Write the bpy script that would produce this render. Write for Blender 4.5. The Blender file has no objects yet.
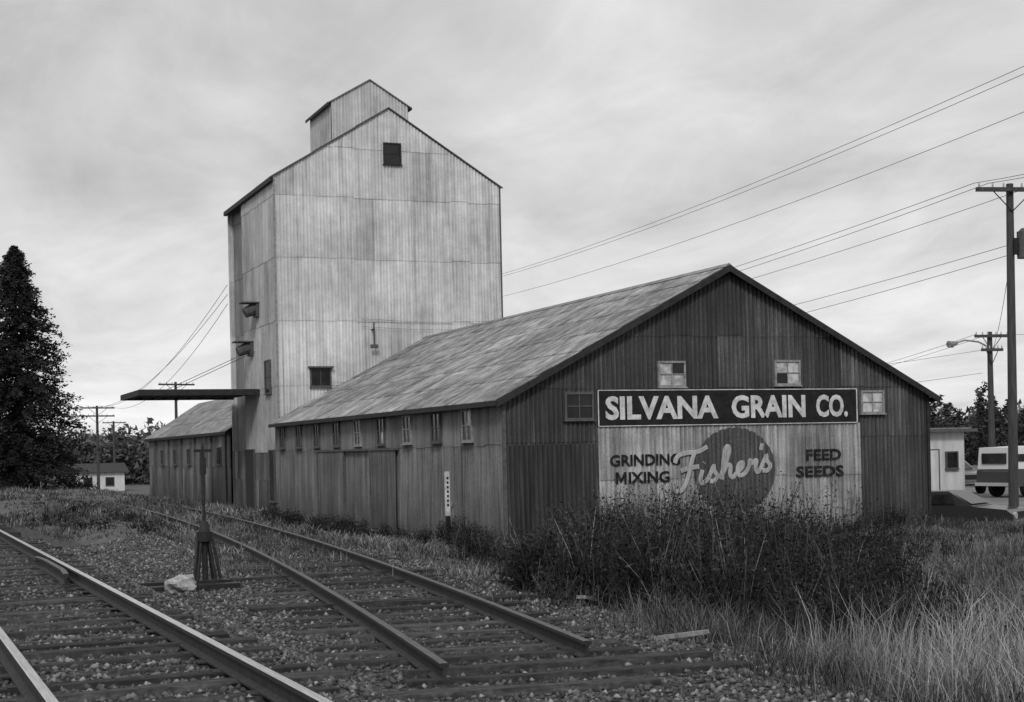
import bpy, math, random
import numpy as np
from mathutils import Matrix, Vector
random.seed(7); rng=np.random.default_rng(7)
scene=bpy.context.scene
COL=scene.collection
# ------------------------------------------------------------------ materials
def nt(mat):
    mat.use_nodes=True; t=mat.node_tree; t.nodes.clear(); return t
def math_n(t,op,a,b=None,clamp=False):
    n=t.nodes.new('ShaderNodeMath'); n.operation=op; n.use_clamp=clamp
    for i,v in enumerate((a,b)):
        if v is None: continue
        if isinstance(v,(int,float)): n.inputs[i].default_value=v
        else: t.links.new(v,n.inputs[i])
    return n.outputs[0]
def noise_n(t,vec,scale,detail=2,rough=.55,dist=0):
    n=t.nodes.new('ShaderNodeTexNoise'); n.inputs['Scale'].default_value=scale
    n.inputs['Detail'].default_value=detail; n.inputs['Roughness'].default_value=rough
    n.inputs['Distortion'].default_value=dist
    t.links.new(vec,n.inputs['Vector']); return n.outputs['Fac']
def mapping_n(t,vec,sc,rot=(0,0,0)):
    m=t.nodes.new('ShaderNodeMapping'); m.inputs['Scale'].default_value=sc; m.inputs['Rotation'].default_value=rot
    t.links.new(vec,m.inputs['Vector']); return m.outputs[0]
def remap(t,v,a,b,c,d):
    n=t.nodes.new('ShaderNodeMapRange'); n.clamp=True
    for i,x in enumerate((a,b,c,d)): n.inputs[i+1].default_value=x
    t.links.new(v,n.inputs[0]); return n.outputs[0]
def mat(name,base,rough=.8,layers=(),shade=False,bump=None,metal=0.0,spec=.3,extra=None):
    m=bpy.data.materials.new(name); t=nt(m)
    out=t.nodes.new('ShaderNodeOutputMaterial'); bs=t.nodes.new('ShaderNodeBsdfPrincipled')
    t.links.new(bs.outputs[0],out.inputs[0])
    tc=t.nodes.new('ShaderNodeTexCoord').outputs['Object']
    v=None
    for L in layers:
        nn=noise_n(t,mapping_n(t,tc,L[0]),L[1],L[6] if len(L)>6 else 2,.6)
        r=remap(t,nn,L[2],L[3],L[4],L[5])
        v=r if v is None else math_n(t,'MULTIPLY',v,r)
    if shade:
        a=t.nodes.new('ShaderNodeAttribute'); a.attribute_name='shade'
        v=a.outputs['Fac'] if v is None else math_n(t,'MULTIPLY',v,a.outputs['Fac'])
    if extra: v=extra(t,tc,v)
    if v is None: bs.inputs['Base Color'].default_value=(base,base,base,1)
    else:
        v=math_n(t,'MULTIPLY',v,base,True)
        c=t.nodes.new('ShaderNodeCombineColor')
        for i in range(3): t.links.new(v,c.inputs[i])
        t.links.new(c.outputs[0],bs.inputs['Base Color'])
    bs.inputs['Roughness'].default_value=rough; bs.inputs['Metallic'].default_value=metal
    bs.inputs['Specular IOR Level'].default_value=spec
    if bump:
        nn=noise_n(t,mapping_n(t,tc,bump[0]),bump[1],2,.6)
        b=t.nodes.new('ShaderNodeBump'); b.inputs['Strength'].default_value=bump[2]; b.inputs['Distance'].default_value=bump[3]
        t.links.new(nn,b.inputs['Height']); t.links.new(b.outputs[0],bs.inputs['Normal'])
    return m
I3=(1,1,1)
M={}
def grime(lo,hi,zs):
    def f(t,tc,v):
        s=t.nodes.new('ShaderNodeSeparateXYZ'); t.links.new(tc,s.inputs[0])
        n=noise_n(t,tc,1.3,3)
        z=math_n(t,'ADD',s.outputs[2],math_n(t,'MULTIPLY',n,1.2))
        return math_n(t,'MULTIPLY',v,remap(t,z,.4,zs,lo,hi))
    return f
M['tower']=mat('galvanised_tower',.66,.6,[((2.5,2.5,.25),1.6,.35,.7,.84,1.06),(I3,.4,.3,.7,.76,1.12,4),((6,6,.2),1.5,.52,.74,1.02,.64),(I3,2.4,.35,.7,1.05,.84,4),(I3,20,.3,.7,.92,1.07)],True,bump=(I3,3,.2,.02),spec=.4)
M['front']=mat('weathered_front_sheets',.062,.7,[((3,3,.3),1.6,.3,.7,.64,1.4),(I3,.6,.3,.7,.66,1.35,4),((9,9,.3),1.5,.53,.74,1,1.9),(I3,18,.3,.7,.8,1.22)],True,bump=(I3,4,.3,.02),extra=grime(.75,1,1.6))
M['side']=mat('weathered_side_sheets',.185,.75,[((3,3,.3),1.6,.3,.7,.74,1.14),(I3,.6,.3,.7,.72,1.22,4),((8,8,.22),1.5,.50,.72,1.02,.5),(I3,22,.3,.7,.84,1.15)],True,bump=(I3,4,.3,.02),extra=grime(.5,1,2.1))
M['door']=mat('dark_door_sheets',.032,.7,[((3,3,.3),2,.3,.7,.6,1.5),((9,9,.3),1.5,.53,.74,1,1.9),(I3,20,.3,.7,.85,1.15)],True)
M['roof']=mat('roof_sheets',.335,.6,[((.4,4,1),1.6,.3,.7,.72,1.17),(I3,.45,.35,.65,.70,1.17,4),(I3,2.6,.38,.62,.56,1.14,5),((.6,8,1),2.2,.50,.68,1,.5),(I3,22,.3,.7,.82,1.14)],True,bump=(I3,4,.3,.02))
M['roof2']=mat('tower_roof_sheets',.2,.6,[(I3,2.6,.35,.65,.7,1.15)],True)
M['ridge']=mat('ridge_cap',.2,.6,[(I3,2.6,.35,.65,.7,1.15)])
M['trim']=mat('dark_trim',.020,.7,[(I3,6,.3,.7,.7,1.4)])
M['frame']=mat('window_frame_paint',.26,.7,[(I3,9,.3,.7,.6,1.15)])
M['framed']=mat('weathered_window_frame',.085,.8,[(I3,9,.3,.7,.7,1.2)])
M['glass']=mat('dark_pane',.012,.2,[(I3,2,.3,.7,.5,1.8)],spec=.35)
M['pane']=mat('whitened_pane',.48,.4,[(I3,5,.4,.6,.6,1.1)])
M['black']=mat('black_sign_paint',.009,.6,[(I3,5,.3,.7,.7,2.2)],spec=.2)
M['white']=mat('white_sign_paint',.56,.6,[(I3,7,.35,.7,1.08,.7),(I3,1.4,.35,.65,.84,1.08)])
M['panel']=mat('whitewashed_panel',.37,.7,[((3,3,.25),2.0,.3,.7,.66,1.25),(I3,.9,.35,.65,.66,1.18,4),((10,10,.3),1.5,.50,.70,1.03,.56),(I3,18,.3,.7,.82,1.15)],True,extra=grime(.45,1,1.9))
M['disc']=mat('faded_disc_paint',.060,.8,[((4,4,.3),2.5,.3,.7,.72,1.4),((10,10,.3),1.5,.54,.74,1,1.6),(I3,15,.3,.7,.8,1.25)],True,spec=.1)
M['script']=mat('faded_script_paint',.36,.7,[(I3,4,.3,.7,.7,1.15),((12,12,.4),2,.5,.7,1,.7)])
M['letters']=mat('worn_black_lettering',.014,.8,[(I3,9,.45,.75,.8,2.6)],spec=.1)
M['wood']=mat('weathered_wood',.11,.9,[((6,6,.5),3,.3,.7,.6,1.4),(I3,12,.3,.7,.8,1.2)])
M['tie']=mat('creosoted_tie',.026,.9,[((1,9,6),3,.3,.7,.5,1.8),(I3,14,.3,.7,.6,1.4)],True,bump=((1,9,6),4,.6,.02))
M['plank']=mat('bleached_plank',.24,.85,[((1,9,6),3,.3,.7,.7,1.2)])
M['railside']=mat('rusty_rail',.026,.8,[(I3,12,.3,.7,.7,1.4)])
M['railtop']=mat('worn_rail_head',.48,.35,[((12,.6,1),4,.3,.7,.7,1.1)],metal=.5)
M['railtop2']=mat('dull_rail_head',.09,.7,[((12,.6,1),4,.3,.7,.65,1.3)],metal=.1)
M['stone']=mat('ballast_stone',.09,.9,(),True)
M['rock']=mat('pale_rock',.36,.9,[(I3,12,.3,.7,.5,1.1)],bump=(I3,10,.6,.05))
M['iron']=mat('cast_iron',.014,.6,[(I3,12,.3,.7,.7,1.6)])
M['grass']=mat('dry_grass',.165,.9,[(I3,.5,.35,.65,.55,1.3)],True)
M['brush']=mat('brush_leaves',.021,.9,[(I3,1.2,.35,.65,.5,1.6)],True)
M['conifer']=mat('conifer_needles',.015,.9,[(I3,.8,.35,.65,.5,1.6)],True)
M['farcon']=mat('distant_conifer',.035,.9,(),True)  # lighter than the near needles: distance haze mixed into the colour
M['fardec']=mat('hazed_foliage',.08,.9,(),True)  # pale grey carries the haze over the far trees in its colour
M['bark']=mat('bark',.04,.9,[((8,8,1),3,.3,.7,.6,1.4)])
M['pole']=mat('pole_wood',.055,.9,[((12,12,.6),3,.3,.7,.6,1.4)])
M['wire']=mat('wire',.07,.6)
M['whitewall']=mat('white_wall_paint',.55,.7,[((2,2,.4),2,.3,.7,.8,1.1)])
M['carwhite']=mat('white_car_paint',.6,.3,spec=.5)
M['cardark']=mat('dark_car_paint',.03,.25,spec=.6)
M['cargrey']=mat('grey_car_paint',.13,.3,spec=.5)
M['chrome']=mat('chrome',.6,.2,metal=.9)
M['tyre']=mat('tyre',.02,.9)
M['insul']=mat('insulator',.35,.4)
M['road']=mat('gravel_road_surface',.14,.95,[(I3,.4,.3,.7,.8,1.2),(I3,8,.3,.7,.85,1.15)])
def ground_extra(t,tc,v):
    a=t.nodes.new('ShaderNodeAttribute'); a.attribute_name='gravel'
    vo=t.nodes.new('ShaderNodeTexVoronoi'); vo.inputs['Scale'].default_value=17; t.links.new(tc,vo.inputs['Vector'])
    sc=t.nodes.new('ShaderNodeSeparateColor'); t.links.new(vo.outputs['Color'],sc.inputs[0])
    gr=remap(t,sc.outputs[0],0,1,.25,1.35)
    gr=math_n(t,'MULTIPLY',gr,remap(t,vo.outputs['Distance'],.2,.7,1.1,.3))
    gr=math_n(t,'MULTIPLY',gr,.085)
    so=math_n(t,'MULTIPLY',v,.08)
    mx=t.nodes.new('ShaderNodeMix'); mx.data_type='FLOAT'
    nz=noise_n(t,tc,1.1,4)
    f=math_n(t,'ADD',a.outputs['Fac'],math_n(t,'MULTIPLY',math_n(t,'SUBTRACT',nz,.5),.9),True)
    f=remap(t,f,.3,.7,0,1)
    t.links.new(f,mx.inputs[0]); t.links.new(so,mx.inputs[2]); t.links.new(gr,mx.inputs[3])
    return mx.outputs[0]
M['ground']=mat('ground_soil_and_gravel',1.0,.95,[(I3,.25,.3,.7,.7,1.35),(I3,2.2,.3,.7,.6,1.4),(I3,22,.3,.7,.6,1.4)],extra=ground_extra,bump=(I3,14,.8,.05))
# ------------------------------------------------------------------ mesh helpers
def np_mesh(name,verts,tris,mats,shade=None,parent=None,smooth=False,attr='shade'):
    me=bpy.data.meshes.new(name)
    verts=np.asarray(verts,dtype=np.float32); f=np.asarray(tris,dtype=np.int32); k=f.shape[1]
    me.vertices.add(len(verts)); me.vertices.foreach_set('co',verts.ravel())
    me.loops.add(f.size); me.loops.foreach_set('vertex_index',f.ravel())
    me.polygons.add(len(f)); me.polygons.foreach_set('loop_start',np.arange(0,f.size,k,dtype=np.int32))
    me.update(calc_edges=True); me.validate()
    if shade is not None:
        a=me.attributes.new(attr,'FLOAT','POINT'); a.data.foreach_set('value',np.asarray(shade,dtype=np.float32))
    for m in mats: me.materials.append(m)
    if smooth: me.polygons.foreach_set('use_smooth',np.ones(len(f),dtype=bool))
    ob=bpy.data.objects.new(name,me); COL.objects.link(ob)
    if parent: adopt(ob,parent)
    return ob
def adopt(ob,parent):
    ob.parent=parent; ob.matrix_parent_inverse=Matrix.Translation(-Vector(parent.location))
def empty(name,loc):
    e=bpy.data.objects.new(name,None); e.location=loc; e.empty_display_size=.5; COL.objects.link(e); return e
class B:
    def __init__(s): s.v=[];s.f=[];s.m=[];s.mats=[]
    def mi(s,m):
        if m not in s.mats: s.mats.append(m)
        return s.mats.index(m)
    def add(s,vs,fs,m):
        o=len(s.v); s.v+= [tuple(p) for p in vs]; s.f+=[tuple(i+o for i in f) for f in fs]; s.m+=[s.mi(m)]*len(fs)
    def box(s,x0,x1,y0,y1,z0,z1,m,R=None):
        vs=[Vector((x,y,z)) for z in(z0,z1) for y in(y0,y1) for x in(x0,x1)]
        if R is not None: vs=[R@p for p in vs]
        s.add(vs,[(0,2,3,1),(4,5,7,6),(0,1,5,4),(2,6,7,3),(0,4,6,2),(1,3,7,5)],m)
    def cyl(s,p0,p1,r0,r1,m,n=10,caps=True):
        p0=Vector(p0);p1=Vector(p1);d=(p1-p0).normalized()
        a=d.orthogonal().normalized(); b=d.cross(a)
        vs=[]
        for p,r in((p0,r0),(p1,r1)):
            for i in range(n):
                t=2*math.pi*i/n; vs.append(p+a*r*math.cos(t)+b*r*math.sin(t))
        fs=[(i,(i+1)%n,n+(i+1)%n,n+i) for i in range(n)]
        if caps: fs+=[tuple(range(n-1,-1,-1)),tuple(range(n,2*n))]
        s.add(vs,fs,m)
    def prism(s,poly,y0,y1,m,f=lambda p:p):
        n=len(poly); vs=[f((x,y0,z)) for x,z in poly]+[f((x,y1,z)) for x,z in poly]
        s.add(vs,[tuple(range(n)),tuple(range(2*n-1,n-1,-1))]+[(i,n+i,n+(i+1)%n,(i+1)%n) for i in range(n)],m)
    def fb(s,face,pl,s0,s1,z0,z1,d0,d1,m):
        if face=='front': s.box(s0,s1,pl-d1,pl-d0,z0,z1,m)
        else: s.box(pl-d1,pl-d0,s0,s1,z0,z1,m)
    def build(s,name,parent=None,smooth=False):
        me=bpy.data.meshes.new(name)
        me.from_pydata(s.v,[],s.f)
        for m in s.mats: me.materials.append(m)
        me.polygons.foreach_set('material_index',s.m)
        if smooth: me.polygons.foreach_set('use_smooth',[True]*len(s.f))
        me.update()
        ob=bpy.data.objects.new(name,me); COL.objects.link(ob)
        if parent: adopt(ob,parent)
        return ob
def sheets(name,O,U,V,N,L,tb,tt,rows,sw,pitch,amp,m,parent,sh=(.85,1.12),nper=6,base=0,gr=.16,lap=.9,ol=.08):
    O,U,V,N=[np.array(a,float) for a in(O,U,V,N)]
    vs=[];fs=[];sd=[];k=0
    nc=int(math.ceil(L/sw))
    for i in range(nc):
        s0=i*sw; s1=min(L,s0+sw)
        if s1-s0<.02: continue
        ns=max(2,int((s1-s0)/pitch*nper)); S=np.linspace(s0,s1,ns+1)
        jit=random.uniform(-.03,.03)
        for ri,(r0,r1) in enumerate(rows):
            t0=np.maximum(r0+(jit if ri else 0),tb(S)); t1=np.minimum(r1+.06+jit,tt(S)); t1=np.maximum(t1,t0)
            if (t1-t0).max()<.01: continue
            c=random.uniform(*sh)
            if random.random()<ol: c=random.choice([sh[0]*.85,sh[1]*1.08])
            o=base+amp*np.sin(2*math.pi*S/pitch)+random.uniform(0,.006)
            P0=O+np.outer(S,U)+np.outer(t0,V)+np.outer(o+.016,N)
            P1=O+np.outer(S,U)+np.outer(t1,V)+np.outer(o,N)
            vs.append(P0);vs.append(P1); n=len(S)
            a=np.arange(n-1)
            fs.append(np.stack([k+a,k+a+1,k+n+a+1,k+n+a],1)); k+=2*n
            groove=(1-gr)+gr*(np.sin(2*math.pi*S/pitch)*.5+.5)   # tone goes darker in the valleys of the corrugation
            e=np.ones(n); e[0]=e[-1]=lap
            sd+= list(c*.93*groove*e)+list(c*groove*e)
    return np_mesh(name,np.concatenate(vs),np.concatenate(fs),[m],sd,parent,True)
C0=lambda v:(lambda S:np.full(len(S),float(v)))
# ------------------------------------------------------------------ terrain
def S(a,b,x): 
    t=np.clip((np.asarray(x,float)-a)/(b-a),0,1); return t*t*(3-2*t)
pf=np.polyfit([6,11.8,22,34,45,60],[4.0,4.8,6.2,7.3,8.0,8.4],3)
def xs(y): return np.polyval(pf,np.clip(y,5,60))
def xm(y):
    y=np.asarray(y,float); return 1.6-.0153*(y-9.7)-np.where(y>38,(np.abs(y-38))**2/1300,0)*np.where(y>160,0,1)-np.where(y>160,11.4,0)
def wob(x,y): return np.sin(x*1.3+1.7*np.sin(y*.6))*np.cos(y*1.1+1.3*np.sin(x*.7))*.5+np.sin(x*3.1+y*2.3)*.2+np.sin(x*.45-y*.31)*.5
def g(x,y):
    x=np.asarray(x,float);y=np.asarray(y,float)
    d=x-xm(y)
    z=.60-.20*S(1.35,1.95,d)-.38*S(1.6,4.8,x-xs(y))-.45*S(2.0,5,-d)
    z=z+.05*wob(x,y)*S(1.6,3.5,x-xs(y))*S(27,22,x)*S(9,12,y)
    z=z+.16*S(2.6,3.6,d)*S(-1.5,-2.2,x-xs(y))*S(26,34,y)*S(120,90,y)
    z=z-.62*np.exp(-(((x-28.9)/2.1)**2+((y-36.3)/3.2)**2)**1.5)
    return z-1.6*S(105,150,y)-1.2*S(130,200,x)
def gridc(parts):
    o=[]
    for a,b,st in parts: o+=list(np.arange(a,b,st))
    return np.array(o)
gx=np.concatenate([[-4000,-2000,-900,-400,-200,-100,-60,-35,-20,-12,-8],gridc([(-5,16,.22),(16,34,.5),(34,70,3)]),[80,100,130,170,220,300,450,800,1600,3000,5000]])
gy=np.concatenate([[-3000,-1000,-300,-100,-30,-10,-4,0,3],gridc([(4.5,42,.22),(42,70,1),(70,200,4)]),[210,240,300,400,600,1000,2000,3500,6000]])
X,Y=np.meshgrid(gx,gy); Z=g(X,Y)
nx,ny=len(gx),len(gy)
idx=np.arange(nx*ny).reshape(ny,nx)
F=np.stack([idx[:-1,:-1].ravel(),idx[:-1,1:].ravel(),idx[1:,1:].ravel(),idx[1:,:-1].ravel()],1)
D=X-xm(Y)
grav=S(-4,-2.4,D)*S(3.3,2.2,X-xs(Y))
grav=grav*(1-.9*S(24,34,Y)*S(2.1,3.0,D)*1.0)
grav=grav*(1-.75*S(21,30,Y)*S(2.3,3.2,D)*S(-1.0,-1.6,X-xs(Y)))
np_mesh('ground',np.stack([X.ravel(),Y.ravel(),Z.ravel()],1),F,[M['ground']],grav.ravel(),None,True,'gravel')
ry=np.concatenate([np.arange(14,110,4.)]); rx=np.linspace(32.2,47,8)
RX,RY=np.meshgrid(rx,ry); RX=RX+.5*np.sin(RY*.3); RZ=g(RX,RY)+.03
ii=np.arange(RX.size).reshape(RX.shape)
np_mesh('gravel_road',np.stack([RX.ravel(),RY.ravel(),RZ.ravel()],1),np.stack([ii[:-1,:-1].ravel(),ii[:-1,1:].ravel(),ii[1:,1:].ravel(),ii[1:,:-1].ravel()],1),[M['road']])
# ------------------------------------------------------------------ railway tracks
def rail(name,path,ztop,parent,topmat):
    prof=[(-.065,-.16),(.065,-.16),(.065,-.145),(.012,-.125),(.012,-.045),(.036,-.035),(.036,-.004),(.028,0),(-.028,0),(-.036,-.004),(-.036,-.035),(-.012,-.045),(-.012,-.125),(-.065,-.145)]
    b=B(); n=len(prof); P=[Vector(p) for p in path]; vs=[]
    for i,p in enumerate(P):
        d=(P[min(i+1,len(P)-1)]-P[max(i-1,0)]).normalized(); r=Vector((d.y,-d.x,0))
        for a,c in prof: vs.append(p+r*a+Vector((0,0,ztop+c)))
    b.mats=[M['railside'],topmat]; b.v=[tuple(v) for v in vs]
    for i in range(len(P)-1):
        for j in range(n):
            b.f.append((i*n+j,i*n+(j+1)%n,(i+1)*n+(j+1)%n,(i+1)*n+j)); b.m.append(1 if j in(6,7,8) else 0)
    b.f.append(tuple(range(n))); b.m.append(0)
    return b.build(name,parent)
def ties(name,ys,cx,ztop,parent,half=1.27,rough=.02,hv=.07):
    vs=[];fs=[];sh=[];k=0
    for y in ys:
        y=y+random.gauss(0,rough)
        c=float(cx(y)); sl=(float(cx(y+.5))-float(cx(y-.5))); a=math.atan(-sl)+random.gauss(0,.012+rough*.5)
        h=half+random.gauss(0,hv); w=.112+random.gauss(0,.008); q=random.uniform(.5,1.7); oc=random.gauss(0,hv)
        zt=ztop+random.gauss(0,.010)
        for dz in(-.18,0):
            for dy in(-w,w):
                for dx in(-h,-h*.33,h*.33,h):
                    xx=dx+oc; e=random.gauss(0,.012)
                    vs.append((c+xx*math.cos(a)-(dy+e)*math.sin(a),y+xx*math.sin(a)+(dy+e)*math.cos(a),zt+dz+random.gauss(0,.007))); sh.append(q)
        for i in range(3):
            fs+= [(k+8+i,k+8+i+1,k+12+i+1,k+12+i),(k+i,k+i+1,k+8+i+1,k+8+i),(k+4+i,k+12+i,k+12+i+1,k+4+i+1)]
        fs+=[(k,k+8,k+12,k+4),(k+3,k+7,k+15,k+11)]
        k+=16
    return np_mesh(name,vs,fs,[M['tie']],sh,parent)
tr=empty('railway_track',(1.6,10,.5))
ysm=np.arange(2.5,150,.8)
for nm,o in(('rail_west',-.752),('rail_east',.752)):
    rail(nm,[(float(xm(y))+o,y,0) for y in ysm],.80,tr,M['railtop'])
ties('ties',np.arange(2.6,110,.6),xm,.632,tr,1.3)
rail('guard_rail',[(float(xm(y))+.63-.07*max(0,abs(y-22.7)-1.2),y,0) for y in np.arange(20.6,24.9,.4)],.79,tr,M['railtop2'])
sd=empty('siding_track',(4.8,12,.4))
def off(o,y0,y1):
    r=[]
    for y in np.arange(y0,y1,.6):
        sl=float(xs(y+.2)-xs(y-.2))/.4; L=math.hypot(1,sl); r.append((float(xs(y))+o/L,y-o*sl/L,0))
    return r
rail('rail_west',off(-.752,11.35,60),.585,sd,M['railtop2'])
rail('rail_east',off(.752,12.3,60),.575,sd,M['railtop2'])
ties('ties',[y for y in np.arange(10.7,60,.64) if random.random()<.95],xs,.44,sd,1.32,.09,.17)
b=B()
for y in np.arange(5,30,.6):
    for o in(-.752,.752):
        c=float(xm(y))+o
        b.box(c-.13,c+.13,y-.09,y+.09,.635,.646,M['railside'])
b.build('tie_plates',tr)
b=B()
for k,y in enumerate((21.35,22.0)):
    R=Matrix.Translation((3.2,y,.42))@Matrix.Rotation(.01*k,4,'Z'); b.box(-1.1,1.25,-.12,.12,-.14,.07,M['iron'],R)
b.box(2.3,3.6,21.56,21.6,.5,.53,M['iron'])
b.build('headblock_timbers',tr)
def stones(name,px,py,size,parent=None,zoff=0.,m=None):
    n=len(px); dirs=np.array([[1,0,0],[-1,0,0],[0,1,0],[0,-1,0],[0,0,1],[0,0,-1]],float)
    V=dirs[None]*size[:,None,None]*rng.uniform(.55,1.25,(n,6,1))+rng.normal(0,.18,(n,6,3))*size[:,None,None]
    ang=rng.uniform(0,6.28,n); ca,sa=np.cos(ang),np.sin(ang)
    vx=V[:,:,0]*ca[:,None]-V[:,:,1]*sa[:,None]; vy=V[:,:,0]*sa[:,None]+V[:,:,1]*ca[:,None]
    V=np.stack([vx+px[:,None],vy+py[:,None],V[:,:,2]*.8+(g(px,py)+zoff)[:,None]+size[:,None]*.3],2)
    T=np.array([[0,2,4],[2,1,4],[1,3,4],[3,0,4],[2,0,5],[1,2,5],[3,1,5],[0,3,5]])
    F=(T[None]+6*np.arange(n)[:,None,None]).reshape(-1,3)
    sh=np.repeat(rng.choice([.4,.7,1.,1.5,2.6],n,p=[.2,.27,.28,.17,.08])*rng.uniform(.8,1.2,n),6)
    return np_mesh(name,V.reshape(-1,3),F,[m or M['stone']],sh,parent)
N=76000
py=6+28*rng.random(N)**1.6; px=rng.uniform(-1.3,8.4,N)
dd=px-xm(py); ss=px-xs(py)
keep=(np.abs(np.abs(dd)-.752)>.08)&((np.abs(np.abs(ss)-.752)>.08)|(py<11))&(ss<2.6+rng.normal(0,.4,N))
keep&=~((np.abs(dd)<1.25)&(np.mod(py-2.6+.115,.6)<.21)&(rng.random(N)<.6))
keep&=~((np.abs(ss)<1.3)&(py>10.5)&(rng.random(N)<.5))
px,py=px[keep],py[keep]
stones('ballast_stones',px,py,rng.uniform(.014,.040,len(px)))
# ------------------------------------------------------------------ barn
BX0,BX1,BY0,BY1=13.07,25.1,32.5,55.45
EZ,AZ=3.55,6.72; CX=(BX0+BX1)/2; SL=(AZ-EZ)/(CX-BX0)
barn=empty('grain_warehouse',(CX,BY0,0))
W=BX1-BX0
gab=lambda Sx:AZ-.05-SL*np.abs(Sx-W/2)
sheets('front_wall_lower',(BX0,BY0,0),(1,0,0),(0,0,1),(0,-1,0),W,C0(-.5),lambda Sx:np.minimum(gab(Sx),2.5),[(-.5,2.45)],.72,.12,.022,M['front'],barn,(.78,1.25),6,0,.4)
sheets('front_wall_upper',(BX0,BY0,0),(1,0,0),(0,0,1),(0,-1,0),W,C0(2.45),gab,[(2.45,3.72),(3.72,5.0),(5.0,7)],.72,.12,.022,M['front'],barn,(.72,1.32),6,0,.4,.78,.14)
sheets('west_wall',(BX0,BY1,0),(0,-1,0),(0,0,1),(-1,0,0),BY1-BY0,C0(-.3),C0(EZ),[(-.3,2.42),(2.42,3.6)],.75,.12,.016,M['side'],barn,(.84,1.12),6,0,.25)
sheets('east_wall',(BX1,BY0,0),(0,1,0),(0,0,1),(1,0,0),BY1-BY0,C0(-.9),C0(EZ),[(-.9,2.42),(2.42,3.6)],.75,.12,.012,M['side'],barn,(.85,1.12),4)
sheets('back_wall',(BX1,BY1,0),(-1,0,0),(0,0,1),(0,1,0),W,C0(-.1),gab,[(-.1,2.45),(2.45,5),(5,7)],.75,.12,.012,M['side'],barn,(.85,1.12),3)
ov=.26
def roofpair(parent,cx,az,sl,y0,y1,halfw,m,rows,pitch=.12,amp=.012,sh=(.7,1.2),sw=.7):
    l=math.hypot(1,sl); sl_len=(halfw)*l
    sheets('roof_west',(cx-halfw,y1,az-sl*halfw),(0,-1,0),(1/l,0,sl/l),(-sl/l,0,1/l),y1-y0,C0(0),C0(sl_len),rows,sw,pitch,amp,m,parent,sh,5,.02,.16,.8)
    sheets('roof_east',(cx+halfw,y0,az-sl*halfw),(0,1,0),(-1/l,0,sl/l),(sl/l,0,1/l),y1-y0,C0(0),C0(sl_len),rows,sw,pitch,amp,m,parent,sh,5,.02,.16,.8)
roofpair(barn,CX,AZ,SL,BY0-.2,BY1+.02,W/2+ov,M['roof'],[(0,1.25),(1.25,2.5),(2.5,3.7),(3.7,4.95),(4.95,6.2),(6.2,7.5)],sh=(.80,1.15))
b=B()
hw=W/2+ov
def rake(b,cx,az,sl,hw,y,th,m,dy=.05,up=.035):
    for sg in(-1,1):
        poly=[(cx,az+up),(cx+sg*hw,az-sl*hw+up),(cx+sg*hw,az-sl*hw-th),(cx,az-th)]
        b.prism(poly,y-dy,y,m)
rake(b,CX,AZ,SL,hw,BY0-.2,.13,M['trim'])
for x in(CX-hw-.02,CX+hw-.03):
    b.box(x,x+.05,BY0-.2,BY1,AZ-SL*hw-.09,AZ-SL*hw+.02,M['trim'])
b.box(BX0-.05,BX0+.03,BY0-.06,BY0+.02,-.2,EZ,M['framed'])
b.box(BX1-.03,BX1+.05,BY0-.06,BY0+.02,-.5,EZ,M['trim'])
b.prism([(CX-.14,AZ-.02),(CX,AZ+.08),(CX+.14,AZ-.02)],BY0-.22,BY1,M['ridge'])
b.build('trim',barn)
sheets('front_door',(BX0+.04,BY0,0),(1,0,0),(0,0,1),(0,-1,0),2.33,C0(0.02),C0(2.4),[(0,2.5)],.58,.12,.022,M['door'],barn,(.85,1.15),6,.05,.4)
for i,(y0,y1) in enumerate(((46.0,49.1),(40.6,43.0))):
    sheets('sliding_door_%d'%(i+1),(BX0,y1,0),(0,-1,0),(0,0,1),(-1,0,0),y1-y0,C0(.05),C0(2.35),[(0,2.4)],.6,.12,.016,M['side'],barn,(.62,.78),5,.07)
b=B()
b.fb('side',BX0,45.0,49.3,2.36,2.42,.03,.11,M['framed']); b.fb('side',BX0,40.4,45.0,2.36,2.42,.03,.11,M['framed'])
for y in(43.05,45.95,49.15): b.fb('side',BX0,y-.025,y+.025,0.05,2.36,.02,.11,M['framed'])
b.box(BX0-.09,BX0-.05,36.0,36.06,.9,1.0,M['frame'])
b.build('door_tracks',barn)
def window(b,face,pl,c,z,w,h,fm,pm,nv=1,nh=1,hood=False,pat=None):
    t=.05; s0,s1,z0,z1=c-w/2,c+w/2,z-h/2,z+h/2
    b.fb(face,pl,s0-t,s0,z0-t,z1+t,-.02,.085,fm); b.fb(face,pl,s1,s1+t,z0-t,z1+t,-.02,.085,fm)
    b.fb(face,pl,s0,s1,z1,z1+t,-.02,.085,fm); b.fb(face,pl,s0-.03-t,s1+.03+t,z0-t-.03,z0-t,-.02,.12,fm)
    b.fb(face,pl,s0,s1,z0-t,z0,-.02,.08,fm)
    cs=nv+1; rs=nh+1
    for i in range(cs):
        for j in range(rs):
            mm=pm if pat is None else pat[j*cs+i]
            b.fb(face,pl,s0+w*i/cs,s0+w*(i+1)/cs,z0+h*j/rs,z0+h*(j+1)/rs,.035,.05,mm)
    for i in range(1,cs): b.fb(face,pl,s0+w*i/cs-.012,s0+w*i/cs+.012,z0,z1,.05,.075,fm)
    for j in range(1,rs): b.fb(face,pl,s0,s1,z0+h*j/rs-.012,z0+h*j/rs+.012,.05,.073,fm)
    if hood: b.fb(face,pl,s0-.12,s1+.12,z1+t,z1+t+.06,-.02,.22,fm)
G_,P_=M['glass'],M['pane']
b=B()
window(b,'front',BY0,17.5,4.06,.66,.54,M['frame'],P_,1,1,pat=[P_,P_,P_,G_])
window(b,'front',BY0,20.8,4.09,.66,.54,M['frame'],P_,1,1,pat=[G_,P_,P_,P_])
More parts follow.
